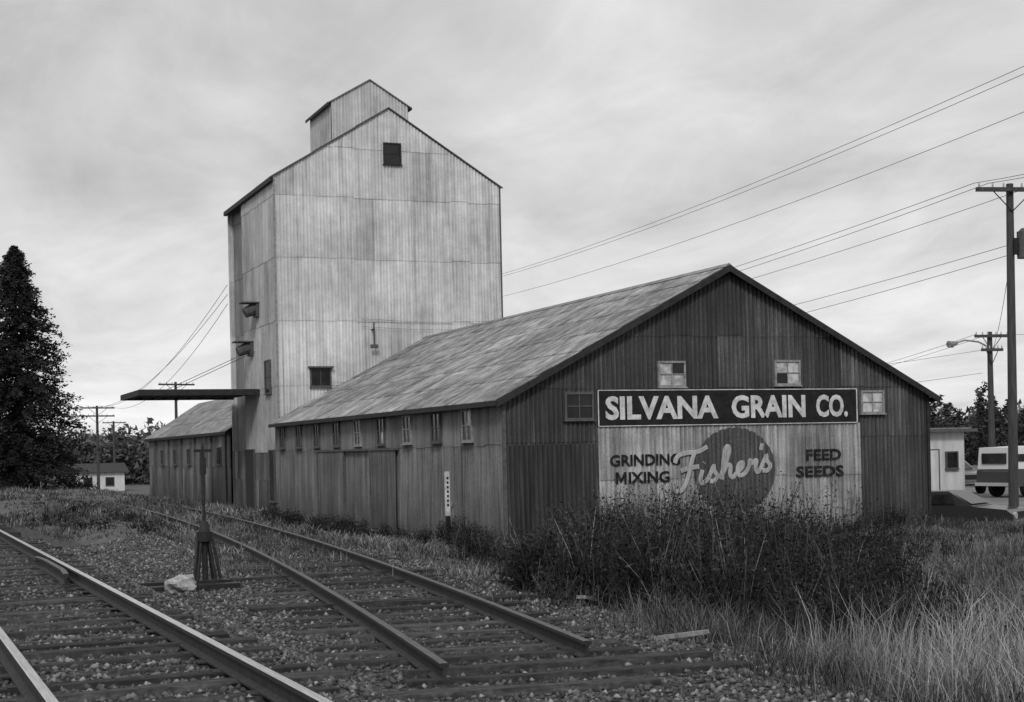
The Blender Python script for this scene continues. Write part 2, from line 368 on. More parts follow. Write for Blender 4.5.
window(b,'front',BY0,14.99,3.30,.66,.56,M['framed'],G_,1,1)
window(b,'front',BY0,23.35,3.33,.62,.50,M['frame'],P_,1,1,pat=[P_,P_,P_,P_])
b.build('front_windows',barn)
b=B()
for i,y in enumerate((34.8,37.15,39.55,42.0,44.4,46.85,49.3,51.75,54.2)):
    lights=[G_,G_,P_,G_] if i in(0,) else ([P_,G_,G_,G_] if i==3 else [G_]*4)
    window(b,'side',BX0,y,2.92,.62,.70,M['frame'] if i in(0,2,4) else M['framed'],G_,1,1,pat=lights)
b.build('west_windows',barn)
# ------------------------------------------------------------------ painted sign
sign=empty('painted_wall_sign',(19.2,BY0,2))
SX0,SX1=15.47,22.84
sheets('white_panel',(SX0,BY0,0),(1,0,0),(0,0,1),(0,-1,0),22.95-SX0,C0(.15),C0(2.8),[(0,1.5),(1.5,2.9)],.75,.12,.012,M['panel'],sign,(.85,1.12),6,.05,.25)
b=B()
b.box(SX0,SX1,BY0-.10,BY0-.02,2.80,3.68,M['black'])
for(x0,x1,z0,z1) in((SX0,SX1,3.66,3.68),(SX0,SX1,2.80,2.82),(SX0-.01,SX0+.018,2.82,3.66),(SX1-.018,SX1+.01,2.82,3.66)):
    b.box(x0,x1,BY0-.108,BY0-.097,z0,z1,M['white'])
b.build('name_board',sign)
def text_fit(name,body,x0,x1,z0,z1,y,m,parent,offset=.0,thick=.008):
    c=bpy.data.curves.new(name,'FONT'); c.body=body; c.size=1; c.offset=offset; c.extrude=.01; c.resolution_u=3
    o=bpy.data.objects.new(name+'_tmp',c); COL.objects.link(o)
    dg=bpy.context.evaluated_depsgraph_get(); me=bpy.data.meshes.new_from_object(o.evaluated_get(dg))
    bpy.data.objects.remove(o)
    n=len(me.vertices); co=np.empty(n*3,dtype=np.float32); me.vertices.foreach_get('co',co); co=co.reshape(-1,3)
    a,bb=co.min(0),co.max(0)
    out=np.empty_like(co)
    out[:,0]=x0+(co[:,0]-a[0])/(bb[0]-a[0])*(x1-x0)
    out[:,2]=z0+(co[:,1]-a[1])/(bb[1]-a[1])*(z1-z0)
    out[:,1]=y-(co[:,2]-a[2])/(bb[2]-a[2])*thick
    me.vertices.foreach_set('co',out.ravel()); me.materials.clear(); me.materials.append(m); me.update()
    ob=bpy.data.objects.new(name,me); COL.objects.link(ob); adopt(ob,parent); return ob
ty=BY0-.1005
text_fit('lettering_silvana','SILVANA',15.66,18.75,2.955,3.53,ty,M['white'],sign,.035)
text_fit('lettering_grain','GRAIN',19.13,21.28,2.955,3.53,ty,M['white'],sign,.035)
text_fit('lettering_co','CO.',21.60,22.55,2.955,3.53,ty,M['white'],sign,.035)
ty=BY0-.090
text_fit('lettering_grinding','GRINDING',15.76,17.66,1.84,2.12,ty,M['letters'],sign,.026,.006)
text_fit('lettering_mixing','IXING',16.25,17.36,1.42,1.70,ty,M['letters'],sign,.026,.006)
mb=B(); ml=[(0,0),(0,1),(.24,1),(.5,.42),(.76,1),(1,1),(1,0),(.78,0),(.78,.58),(.57,.12),(.43,.12),(.22,.58),(.22,0)]
vs=[(15.90+x*.29,ty-.006,1.42+z*.28) for x,z in ml]
q=[(0,1,11,12),(1,2,11),(2,3,10,11),(3,9,10),(3,4,8,9),(4,5,8),(5,6,7,8)]
mb.add(vs,q,M['letters']); mb.build('lettering_m',sign)
text_fit('lettering_feed','FEED',21.28,22.33,1.86,2.14,ty,M['letters'],sign,.026,.006)
text_fit('lettering_seeds','SEEDS',20.97,22.40,1.44,1.72,ty,M['letters'],sign,.026,.006)
# the disc is painted on the corrugated panel, so it follows its ribs and its edge is worn
vs=[];fs=[];sdv=[]
xs_=np.linspace(19.2-1.16,19.2+1.16,150)
for i,x in enumerate(xs_):
    hh=1.05*math.sqrt(max(0,1-((x-19.2)/1.16)**2))
    w1=1+.014*math.sin(x*31)+.010*math.sin(x*57); w2=1+.014*math.sin(x*27+2)+.010*math.sin(x*61)
    ph=math.sin(2*math.pi*(x-SX0)/.12); yy=BY0-.092-.004*ph
    vs+=[(x,yy,1.68-hh*w1),(x,yy,1.68+hh*w2)]; sdv+=[.8+.4*(ph*.5+.5)]*2
for i in range(149): fs.append((2*i,2*i+2,2*i+3,2*i+1))
np_mesh('painted_disc',vs,fs,[M['disc']],sdv,sign,True)
strokes=[[(2.0,3.6),(1.7,2.6),(1.4,1.2),(1.0,.1),(.5,-.3),(.1,0),(.2,.5)],[(.2,2.9),(.5,3.6),(1.3,3.75),(2.3,3.65),(3.2,4.0)],[(.7,1.9),(1.5,2.05),(2.4,2.0)],
[(2.7,1.6),(2.5,.7),(2.6,.15),(2.95,.25),(3.3,.7),(3.75,1.75),(3.75,1.3),(4.05,.6),(3.8,.12),(3.35,.2)],[(2.85,2.3),(2.88,2.36)],
[(4.2,.3),(4.8,1.6),(5.2,3.0),(5.1,3.6),(4.8,3.2),(4.6,1.5),(4.5,.1)],[(4.55,.7),(4.95,1.5),(5.3,1.4),(5.25,.5),(5.5,.1),(5.9,.5),(6.4,1.0),(6.45,1.5),(6.1,1.4),(5.95,.7),(6.2,.12),(6.7,.35),(7.05,1.0),(7.15,1.6),(7.3,1.25),(7.75,1.45),(7.65,.7),(7.8,.15),(8.1,.4),(8.7,1.75),(8.7,1.3),(9.05,.6),(8.8,.1),(8.3,.2)],
[(8.35,3.2),(8.2,2.5)]]
cv=bpy.data.curves.new('script','CURVE'); cv.dimensions='3D'; cv.bevel_depth=.062; cv.bevel_resolution=2; cv.use_fill_caps=True
for st in strokes:
    P=[np.array(p) for p in st]; q=[]
    for i in range(len(P)-1):
        p0,p1,p2,p3=P[max(i-1,0)],P[i],P[i+1],P[min(i+2,len(P)-1)]
        for t in np.linspace(0,1,6)[:-1]:
            q.append(.5*((2*p1)+(-p0+p2)*t+(2*p0-5*p1+4*p2-p3)*t*t+(-p0+3*p1-3*p2+p3)*t**3))
    q.append(P[-1])
    sp=cv.splines.new('POLY'); sp.points.add(len(q)-1)
    for i,p in enumerate(q):
        sp.points[i].co=(17.45+p[0]*.305,0,1.22+p[1]*.225+p[0]*.045,1)
o=bpy.data.objects.new('t',cv); COL.objects.link(o)
me=bpy.data.meshes.new_from_object(o.evaluated_get(bpy.context.evaluated_depsgraph_get())); bpy.data.objects.remove(o)
for v in me.vertices: v.co.y=BY0-.101+v.co.y*.04
me.materials.clear(); me.materials.append(M['script'])
o=bpy.data.objects.new('script_lettering',me); COL.objects.link(o); adopt(o,sign)
# ------------------------------------------------------------------ elevator tower
tw=empty('grain_elevator',(17.7,55.5,0))
TX0,TX1,TY0,TY1=13.22,22.35,55.5,64.1; TE,TA=12.80,15.63; TC=(TX0+TX1)/2; TSL=(TA-TE)/(TC-TX0); TW=TX1-TX0
tg=lambda Sx:TA-.03-TSL*np.abs(Sx-TW/2)
rows=[(-.1,2.4),(2.4,4.9),(4.9,7.35),(7.35,9.75),(9.75,12.1),(12.1,14.0),(14.0,16)]
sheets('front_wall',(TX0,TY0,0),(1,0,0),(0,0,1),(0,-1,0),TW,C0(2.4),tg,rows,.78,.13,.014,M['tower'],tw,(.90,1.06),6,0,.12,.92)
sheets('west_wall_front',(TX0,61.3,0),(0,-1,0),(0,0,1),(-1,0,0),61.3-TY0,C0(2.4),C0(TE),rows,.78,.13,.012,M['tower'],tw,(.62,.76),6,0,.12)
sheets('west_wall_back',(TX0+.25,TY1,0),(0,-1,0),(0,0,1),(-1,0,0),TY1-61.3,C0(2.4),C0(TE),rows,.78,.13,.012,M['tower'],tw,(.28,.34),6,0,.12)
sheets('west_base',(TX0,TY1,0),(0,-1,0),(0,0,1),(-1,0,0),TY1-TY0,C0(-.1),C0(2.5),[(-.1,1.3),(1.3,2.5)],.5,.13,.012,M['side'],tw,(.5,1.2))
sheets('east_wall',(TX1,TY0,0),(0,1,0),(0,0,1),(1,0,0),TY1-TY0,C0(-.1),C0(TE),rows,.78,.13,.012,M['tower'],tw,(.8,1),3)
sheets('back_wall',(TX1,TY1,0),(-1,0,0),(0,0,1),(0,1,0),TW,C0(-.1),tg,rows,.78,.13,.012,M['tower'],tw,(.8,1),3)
b=B(); b.box(TX0,TX0+.3,61.27,61.33,0,TE,M['framed']); b.build('wall_return',tw)
roofpair(tw,TC,TA,TSL,TY0-.06,TY1+.12,TW/2+.12,M['roof2'],[(0,2),(2,4),(4,6)],.13,.010,(.6,.9))
b=B(); rake(b,TC,TA,TSL,TW/2+.12,TY0-.06,.02,M['framed'],.02,.03)
h=TW/2+.12
b.box(TC-h-.03,TC-h,TY0-.06,TY1+.12,TA-TSL*h-.14,TA-TSL*h+.02,M['trim'])
b.box(TC-h,TX0-.02,TY0-.04,TY1+.1,TA-TSL*h-.14,TA-TSL*h-.09,M['trim'])
b.box(TX0-.04,TX0+.03,TY0-.04,TY0+.03,0,TE-.02,M['frame']); b.box(TX1-.03,TX1+.03,TY0-.04,TY0+.03,0,TE-.02,M['framed'])
b.build('trim',tw)
CW=1.6; cy0,cy1=57.9,61.2; ce,ca=16.35,17.3; csl=(ca-ce)/CW
cg=lambda Sx:ca-.03-csl*np.abs(Sx-CW)
base=TA-TSL*CW-.2
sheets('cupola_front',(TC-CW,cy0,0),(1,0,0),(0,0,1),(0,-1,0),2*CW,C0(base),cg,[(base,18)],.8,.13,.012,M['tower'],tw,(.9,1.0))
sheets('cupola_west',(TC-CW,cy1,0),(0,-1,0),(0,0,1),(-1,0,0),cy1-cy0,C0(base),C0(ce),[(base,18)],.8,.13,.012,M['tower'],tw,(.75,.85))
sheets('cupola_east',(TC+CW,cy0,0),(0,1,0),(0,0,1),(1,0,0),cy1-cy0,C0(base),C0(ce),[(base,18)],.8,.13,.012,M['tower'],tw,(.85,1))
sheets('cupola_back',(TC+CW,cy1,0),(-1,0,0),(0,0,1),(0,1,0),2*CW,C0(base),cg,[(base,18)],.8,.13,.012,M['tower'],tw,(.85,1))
b=B(); q=CW+.14
for sg in(-1,1):
    a=[(TC,ca+.02),(TC+sg*q,ca-csl*q+.02),(TC+sg*q,ca-csl*q-.02),(TC,ca-.02)]
    b.prism(a,cy0-.08,cy1+.2,M['ridge'])
b.box(TC-q-.02,TC-q,cy0-.08,cy1+.2,ca-csl*q-.1,ca-csl*q+.02,M['trim']); b.box(TC+q,TC+q+.02,cy0-.08,cy1+.2,ca-csl*q-.08,ca-csl*q+.02,M['trim'])
b.build('cupola_roof_sheets',tw)
b=B()
window(b,'front',TY0,17.89,13.86,.62,.74,M['trim'],G_,0,1)
window(b,'front',TY0,14.85,5.2,.72,.62,M['framed'],G_,1,0,True)
window(b,'side',TX0,57.0,5.3,.8,1.2,M['framed'],G_,0,1)
window(b,'side',TX0,56.6,1.5,.8,1.9,M['framed'],G_,0,0)
window(b,'side',TX0,60.5,1.3,1.6,2.4,M['framed'],M['trim'],0,0)
b.build('windows_and_doors',tw)
b=B()
for(y,z,l) in((58.6,8.0,.55),(59.8,6.55,.6)):
    b.box(TX0-.15,TX0,y-.3,y+.3,z-.25,z+.3,M['framed'])
    b.cyl((TX0-.1,y,z+.1),(TX0-l,y,z-.1),.26,.2,M['framed'],12)
    b.box(TX0-l-.16,TX0-.02,y-.34,y+.34,z+.28,z+.33,M['framed'])
b.build('spouts',tw)
b=B()
b.box(16.9,16.96,TY0-.3,TY0-.02,7.0,7.06,M['trim']); b.cyl((16.93,TY0-.28,6.4),(16.93,TY0-.28,7.3),.03,.03,M['pole'],6)
b.box(16.78,17.08,TY0-.31,TY0-.25,6.3,6.45,M['framed'])
for k,zz in enumerate((7.45,7.15)):
    pts=[(16.5+i*.58,TY0-.1,zz-.10*math.sin(math.pi*i/10)) for i in range(11)]
    for p,q2 in zip(pts[:-1],pts[1:]): b.cyl(p,q2,.007,.007,M['wire'],4,False)
b.build('service_bracket',tw)
cn=B()
x0,x1,y0,y1,zc=8.55,TX0-.02,58.6,63.6,4.84
cn.box(x0,x1,y0,y1,zc,zc+.08,M['framed'])
for yy in(y0,y1-.08): cn.box(x0,x1,yy-.03,yy+.05,zc-.16,zc+.06,M['trim'])
cn.box(x0-.05,x0,y0-.03,y1,zc-.16,zc+.06,M['trim'])
for i in range(9):
    xx=x0+.3+i*.5; cn.box(xx,xx+.06,y0+.05,y1-.08,zc-.14,zc-.002,M['wood'])
for yy in(59.2,63.0):
    cn.cyl((x0+1.4,yy,zc+.1),(TX0,yy,zc+1.6),.012,.012,M['iron'],6)
cn.build('loading_canopy',tw)
# ------------------------------------------------------------------ far shed
sh=empty('storage_shed',(16,75,0))
FY0,FY1=64.15,86.8; FC,FA,FE=16.05,5.35,3.45; FSL=(FA-FE)/(FC-13.15)
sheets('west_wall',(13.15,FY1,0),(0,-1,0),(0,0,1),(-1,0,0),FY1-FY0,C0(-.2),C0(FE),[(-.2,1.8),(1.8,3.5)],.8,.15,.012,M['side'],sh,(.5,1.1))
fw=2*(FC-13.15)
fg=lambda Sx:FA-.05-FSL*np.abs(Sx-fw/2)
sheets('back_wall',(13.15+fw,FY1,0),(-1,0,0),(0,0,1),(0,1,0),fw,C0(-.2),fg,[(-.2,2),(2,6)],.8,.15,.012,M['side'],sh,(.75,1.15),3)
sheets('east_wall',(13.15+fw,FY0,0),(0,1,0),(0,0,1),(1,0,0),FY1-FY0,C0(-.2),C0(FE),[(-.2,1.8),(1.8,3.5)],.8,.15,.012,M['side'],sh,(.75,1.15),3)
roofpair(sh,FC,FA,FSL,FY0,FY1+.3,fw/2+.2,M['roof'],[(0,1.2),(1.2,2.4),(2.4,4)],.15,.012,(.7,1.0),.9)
b=B()
h=fw/2+.2; b.box(FC-h-.03,FC-h,FY0,FY1+.3,FA-FSL*h-.1,FA-FSL*h+.02,M['trim'])
for y in(66.5,70.5,74,78,82): window(b,'side',13.15,y,2.3 if y!=70.5 else 1.4,.8,.7 if y!=70.5 else 2.3,M['framed'],G_,1,0)
for y in(65,68.3,72.4,76.1,80,84.2): b.fb('side',13.15,y-.07,y+.07,0,3.3,.02,.1,M['framed'])
b.build('windows_and_posts',sh)
# ------------------------------------------------------------------ switch stand
st=empty('switch_stand',(4.03,21.7,.5)); b=B(); sx,sy=4.03,21.65; gz=.42
b.box(sx-.26,sx+.26,sy-.18,sy+.18,gz+.06,gz+.11,M['iron'])
for a,c in((-.13,-.1),(.13,-.1),(-.13,.1),(.13,.1)): b.cyl((sx+a,sy+c,gz+.1),(sx+a*.4,sy+c*.4,gz+.70),.026,.022,M['iron'],8)
b.cyl((sx,sy,gz+.1),(sx,sy,gz+.66),.045,.04,M['iron'],12); b.cyl((sx,sy,gz+.66),(sx,sy,gz+.80),.115,.115,M['iron'],14)
b.cyl((sx,sy,gz+.80),(sx,sy,gz+.95),.09,.045,M['iron'],12)
b.cyl((sx,sy,gz+.9),(sx,sy,gz+2.05),.024,.02,M['iron'],8)
b.box(sx-.13,sx+.13,sy-.012,sy+.012,gz+1.94,gz+1.985,M['iron']); b.cyl((sx,sy,gz+2.0),(sx,sy,gz+2.08),.03,.015,M['iron'],8)
b.box(sx-.045,sx+.045,sy-.015,sy+.015,gz+1.62,gz+1.86,M['iron']); b.box(sx-.012,sx+.012,sy-.08,sy+.08,gz+1.25,gz+1.5,M['iron'])
b.cyl((sx+.1,sy-.05,gz+.7),(sx+.2,sy-.1,gz+.12),.02,.025,M['iron'],8)
b.cyl((sx-.1,sy,gz+.7),(sx-.17,sy-.12,gz+.25),.022,.02,M['iron'],8)
b.build('stand',st,False)
import bmesh
from mathutils import noise as mn
b=bpy.data.meshes.new('white_rock')
bm=bmesh.new(); bmesh.ops.create_icosphere(bm,subdivisions=3,radius=1)
for v in bm.verts:
    k=1+.45*mn.noise(v.co*1.7)+.15*mn.noise(v.co*5); v.co=Vector((v.co.x*.22*k,v.co.y*.2*k,v.co.z*.15*k))
bm.to_mesh(b); bm.free(); b.materials.append(M['rock'])
o=bpy.data.objects.new('white_rock',b); o.location=(3.62,21.15,float(g(3.62,21.15))+.10); COL.objects.link(o)
b=B(); mx,my=12.35,34.5
b.box(mx-.05,mx+.05,my-.03,my+.03,-.2,.72,M['black']); b.box(mx-.055,mx+.055,my-.034,my+.034,.72,1.8,M['white'])
for k in range(7): b.box(mx-.025,mx+.025,my-.038,my-.034,.95+k*.11,1.01+k*.11,M['black'])
b.build('clearance_marker_post')
b=B()
for(x,y,a,l,w) in((7.9,16.9,.9,.6,.12),(7.0,12.9,2.2,.35,.09),(8.3,19.5,-.5,.6,.12)):
    R=Matrix.Translation((x,y,float(g(x,y))+.08))@Matrix.Rotation(a,4,'Z')@Matrix.Rotation(.16,4,'Y')
    b.box(-l/2*1.6,l/2*1.6,-w/2,w/2,-.02,.02,M['plank'],R)
b.build('scrap_planks')
# ------------------------------------------------------------------ poles & wires
def upole(name,x,y,h,r,arms,ang=0,lean=0):
    e=empty(name,(x,y,float(g(x,y)))); b=B(); z0=float(g(x,y))-.3
    b.cyl((x,y,z0),(x+lean,y,h),r,r*.68,M['pole'],12)
    for(z,l) in arms:
        R=Matrix.Translation((x+lean*(z/h),y,z))@Matrix.Rotation(ang,4,'Z')
        b.box(-l,l,-r-.1,-r+.02,-.06,.06,M['pole'],R)
        for sg in(-1,1):
            p=R@Vector((sg*.55*l,-r-.05,-.04)); q=R@Vector((0,-r*.9,-.65)); b.cyl(p,q,.018,.018,M['iron'],5)
        for k in(-.92,-.55,-.25,.25,.55,.92):
            p=R@Vector((k*l,-r-.04,.06)); b.cyl(p,p+Vector((0,0,.13)),.035,.022,M['insul'],7)
    b.build('pole_and_arms',e); return e
p1=upole('utility_pole',30.9,36.0,9.95,.155,[(9.75,1.15)],-.25,.12)
b=B(); b.cyl((31.33,35.8,7.7),(31.33,35.8,8.5),.2,.2,M['framed'],16); b.cyl((31.33,35.8,8.5),(31.33,35.8,8.6),.17,.07,M['framed'],12); b.box(30.98,31.15,35.78,35.84,7.8,8.3,M['iron'])
b.build('transformer',p1)
p2=upole('utility_pole',44.3,52.9,7.0,.16,[(6.8,.8),(6.2,.5)],-.2)
b=B()
pp=[(44.3,52.9,6.3),(43.6,52.8,6.55),(42.7,52.6,6.6),(42.1,52.5,6.45)]
for a,c in zip(pp[:-1],pp[1:]): b.cyl(a,c,.04,.035,M['frame'],7)
b.cyl((42.2,52.5,6.47),(41.7,52.4,6.40),.08,.15,M['frame'],10); b.cyl((41.9,52.45,6.36),(41.9,52.45,6.26),.13,.07,M['insul'],10)
b.build('lamp_arm',p2)
ph=upole('utility_pole',35,100,13.5,.18,[(13.2,1.5),(11.9,1.2),(9.7,1.2)],-.1)
po=upole('utility_pole',31.0,29.0,13.4,.18,[(13.1,1.5),(11.9,1.2)],-.1)
upole('utility_pole',18.8,111,7.8,.14,[(7.6,1.4),(7.0,1.4)],.25)
upole('utility_pole',15.9,134,6.9,.15,[(6.7,1.5),(6.0,1.5)],.25)
upole('utility_pole',24.5,190,6.9,.18,[(6.7,1.5)],.25)
upole('utility_pole',66,112,7.2,.16,[(7.0,1.2)],-.2)
def wires(name,segs,r=.009):
    cv=bpy.data.curves.new(name,'CURVE'); cv.dimensions='3D'; cv.bevel_depth=r; cv.bevel_resolution=1
    for p0,p1_,sag in segs:
        sp=cv.splines.new('POLY'); n=22; sp.points.add(n)
        for i in range(n+1):
            t=i/n; p=[p0[k]*(1-t)+p1_[k]*t for k in range(3)]; p[2]-=sag*4*t*(1-t); sp.points[i].co=(*p,1)
    cv.materials.append(M['wire']); o=bpy.data.objects.new(name,cv); COL.objects.link(o)
wires('overhead_wires',[
 ((30.0,29.1,13.3),(33.9,100,13.3),.9),((30.5,29.0,13.3),(34.4,100,13.3),.9),((30.0,29.0,12.0),(34,100,12.0),.9),
 ((29.85,36.2,9.95),(33.9,100,9.9),.8),((30.3,36.1,9.95),(34.4,100,9.9),.9),((31.9,35.7,9.95),(35.8,100,9.9),.9),
 ((30.9,36,8.1),(35,100,8.1),.8),((30.9,36,7.8),(35,100,7.6),.9),
 ((30.9,36,7.3),(44.3,52.9,6.0),.4),
 ((29.85,36.2,9.95),(24,2,9.9),.8),((30.3,36.1,9.95),(25,2,9.9),.8),((31.9,35.7,9.95),(27,2,9.9),.8),
 ((44.3,52.9,6.9),(66,112,7.2),.8),((43.6,52.9,6.9),(65,112,7.2),.8),((44.3,52.9,6.9),(60,30,7),.6),((43.9,52.9,6.2),(30,88,6.6),.9),((43.9,52.9,5.2),(30,88,5.6),.9)])
wires('service_wires',[((13.1,63.9,9.6),(15.9,134,6.9),1.6),((13.1,63.9,9.2),(15.0,134,6.9),1.6),((13.1,63.9,8.8),(16.9,134,6.9),1.7)],.012)
# ------------------------------------------------------------------ right-hand outbuilding, vehicles
w=empty('white_outbuilding',(36,50,0)); b=B()
b.box(33.5,39.4,48.7,54.5,-.1,2.62,M['whitewall'])
b.box(33.2,39.75,48.3,54.9,2.62,2.74,M['framed']); b.box(33.3,39.6,48.5,54.7,2.74,2.79,M['ridge'])
b.box(37.35,38.15,48.64,48.7,0,1.95,M['framed']); b.box(37.43,38.07,48.62,48.64,.05,1.9,M['whitewall'])
window(b,'front',48.7,38.75,1.5,.5,.6,M['framed'],G_,0,0)
window(b,'front',48.7,36.6,1.5,.7,.6,M['framed'],G_,1,0)
b.build('walls_roof_door',w)
def vehicle(name,x,y,ang,kind,body):
    e=empty(name,(x,y,float(g(x,y)))); b=B(); R=Matrix.Translation((x,y,float(g(x,y))+.03))@Matrix.Rotation(ang,4,'Z')
    if kind=='pickup':
        lower=[(-2.5,.5),(-2.5,1.0),(-2.42,1.08),(.35,1.08),(.4,1.1),(1.25,1.08),(2.3,.98),(2.5,.85),(2.52,.48),(2.2,.42),(-2.2,.42)]
        cab=[(-.55,1.08),(-.5,1.68),(.45,1.68),(1.1,1.08)]; W_=.88
        shell=[(-2.45,1.09),(-2.42,1.92),(-.62,1.96),(-.6,1.09)]
        wins=[(-.42,.42,1.15,1.58)]
    else:
        lower=[(-2.3,.45),(-2.33,.8),(-2.2,.92),(-1.3,.98),(1.0,.95),(2.1,.86),(2.3,.72),(2.32,.42),(2.0,.34),(-2.0,.34)]
        cab=[(-1.6,.95),(-1.0,1.36),(.35,1.38),(1.1,.95)]; W_=.86; shell=None; wins=[(-.9,-.2,1.0,1.29),(-.12,.45,1.0,1.29)]
    def put(poly,w0,w1,m):
        zs=[p[1] for p in poly]; zl,zh=min(zs),max(zs)
        def f(p):
            k=(p[2]-zl)/(zh-zl); ww=w0+(w1-w0)*k
            return R@Vector((p[0],math.copysign(ww,p[1]),p[2]))
        b.prism(poly,-1,1,m,f)
    put(lower,W_,W_-.03,body); put(cab,W_-.06,W_-.2,body)
    if shell: put(shell,W_-.03,W_-.1,M['carwhite'])
    (xa,za),(xb,zb)=cab[2],cab[3]
    b.add([R@Vector(p) for p in((xb-.05,-W_+.16,zb+.07),(xb-.05,W_-.16,zb+.07),(xa+.11,W_-.28,za-.06),(xa+.11,-W_+.28,za-.06),)],[(0,1,2,3)],M['glass'])
    for(a,c2,z0,z1) in wins:
        for sg in(-1,1):
            o0=sg*(W_-.035); o1=sg*(W_-.16)
            b.add([R@Vector(p) for p in((a,o0,z0),(c2+.15,o0,z0),(c2,o1,z1),(a,o1,z1))],[(0,1,2,3)],M['glass'])
    if shell:
        for sg in(-1,1): b.box(-2.1,-.95,sg*(W_-.03)-.02,sg*(W_-.03)+.02,1.38,1.66,M['glass'],R)
        b.box(-2.49,-2.44,-.6,.6,1.3,1.7,M['glass'],R)
    for wx in(-1.5,1.55):
        for sg in(-1,1):
            r_=.36 if kind=='pickup' else .31
            p=R@Vector((wx,sg*(W_-.2),r_)); q=R@Vector((wx,sg*(W_+.015),r_)); q2=R@Vector((wx,sg*(W_+.03),r_))
            b.cyl(p,q,r_,r_,M['tyre'],18); b.cyl(q,q2,r_*.5,r_*.45,M['chrome'],12)
    xf=2.52 if kind=='pickup' else 2.32
    b.box(xf-.02,xf+.1,-W_+.02,W_-.02,.42,.56,M['chrome'],R); b.box(-xf-.08,-xf+.05,-W_+.02,W_-.02,.45,.58,M['chrome'],R)
    b.box(xf-.03,xf+.015,-.5,.5,.62,.8,M['tyre'],R)
    for sg in(-1,1): b.cyl(R@Vector((xf-.05,sg*.66,.7)),R@Vector((xf+.02,sg*.66,.7)),.1,.1,M['insul'],10)
    b.build('body',e)
vehicle('pickup_truck',41.3,46.6,.12,'pickup',M['cardark'])
vehicle('parked_car',41.3,52.2,-math.pi/2-.25,'car',M['cargrey'])
vehicle('parked_car',28.6,36.2,-math.pi/2+.5,'car',M['cardark'])
e=empty('white_house',(20.5,183,-1.6)); b=B()
b.box(15.6,24.6,182,189,-1.9,.75,M['whitewall'])
b.add([(15.1,181.5,.7),(25.1,181.5,.7),(25.1,185.5,1.75),(15.1,185.5,1.75),(15.1,189.5,.7),(25.1,189.5,.7)],[(0,1,2,3),(3,2,5,4),(0,3,4),(1,5,2)],M['trim'])
for x in(17.5,20.4,22.9): window(b,'front',182,x,-.4,.9,.9,M['framed'],G_,0,0)
b.build('walls_roof_windows',e)
# ------------------------------------------------------------------ vegetation
def tri_cloud(c,size,flat=1.0):
    n=len(c); a=rng.normal(0,1,(n,3)); a/=np.linalg.norm(a,axis=1)[:,None]
    r=rng.normal(0,1,(n,3)); b_=np.cross(a,r); b_/=np.linalg.norm(b_,axis=1)[:,None]
    a[:,2]*=flat
    s=size[:,None]
    V=np.stack([c-a*s-b_*s*.45,c+a*s,c-a*s*.4+b_*s*.6],1)
    return V.reshape(-1,3),np.arange(3*n).reshape(-1,3)
def conifer_pts(x,y,z0,h,r,nb,nl,k=1.0,sc=1.0):
    cs=[];sz=[];sh_=[]
    ph=random.uniform(0,6)
    for i in range(nb):
        t=random.uniform(.03,1)**.9
        a=random.uniform(0,6.283)
        L_=r*((1-t)**.66)*random.uniform(.55,1.18)*(1+.18*math.sin(t*17+ph+2*a)*k)+.10
        zb=z0+h*t
        n=max(3,int(nl*(.25+L_/r))); q=rng.random(n)**.6
        droop=-.34*L_*q**1.6+.14*L_*q
        px=x+math.cos(a)*L_*q+rng.normal(0,.04+.045*L_*q,n); py=y+math.sin(a)*L_*q+rng.normal(0,.04+.045*L_*q,n)
        pz=zb+droop+rng.normal(0,.06,n)-rng.random(n)*.22*(.3+q)
        cs.append(np.stack([px,py,pz],1)); sz.append(rng.uniform(.09,.21,n)*(h/16)**.5*sc)
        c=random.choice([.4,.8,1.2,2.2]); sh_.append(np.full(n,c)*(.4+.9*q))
    return np.concatenate(cs),np.concatenate(sz),np.concatenate(sh_)
def conifer(name,x,y,h,r,nb=520,nl=34):
    z0=float(g(x,y)); e=empty(name,(x,y,z0))
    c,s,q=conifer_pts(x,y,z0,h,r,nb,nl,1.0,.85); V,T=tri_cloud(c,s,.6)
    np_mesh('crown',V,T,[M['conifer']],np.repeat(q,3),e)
    b=B(); b.cyl((x,y,z0-.3),(x,y,z0+h*.97),.3,.03,M['bark'],10)
    for i in range(60):
        t=random.uniform(.06,.9); a=random.uniform(0,6.28); l=r*(1-t)**.75*.85; zz=z0+h*t
        b.cyl((x,y,zz),(x+math.cos(a)*l,y+math.sin(a)*l,zz-.12*l),.05*(1-t)+.015,.01,M['bark'],5,False)
    b.build('trunk_and_limbs',e)
conifer('conifer_tree',7.0,100,15.5,4.7,950,76)
conifer('conifer_tree',1.6,104,12.5,3.8,400,50)
def leafy_mass(name,blobs,m,size,per):
    cs=[];sh_=[];sz=[]
    for(x,y,z,rx,ry,rz) in blobs:
        n=int(per*rx*rz); d=rng.normal(0,1,(n,3)); d/=np.linalg.norm(d,axis=1)[:,None]; rr=rng.random(n)**.45
        wob_=1+.28*np.sin(d[:,0]*5+x)*np.cos(d[:,2]*6+y)
        P=np.stack([x+d[:,0]*rx*rr*wob_,y+d[:,1]*ry*rr*wob_,z+d[:,2]*rz*rr*wob_],1); cs.append(P)
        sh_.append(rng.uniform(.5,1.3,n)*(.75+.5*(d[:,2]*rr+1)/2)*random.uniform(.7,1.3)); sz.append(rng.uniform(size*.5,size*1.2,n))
    c=np.concatenate(cs); V,T=tri_cloud(c,np.concatenate(sz)); return np_mesh(name,V,T,[m],np.repeat(np.concatenate(sh_),3))
leafy_mass('shrub',[(9+i*.9,99+random.uniform(-3,3),.5,.9,.9,.8) for i in range(3)]+[(4.6,97,.6,1.2,1,1.0)],M['conifer'],.14,420)
t_=math.radians(22.2)
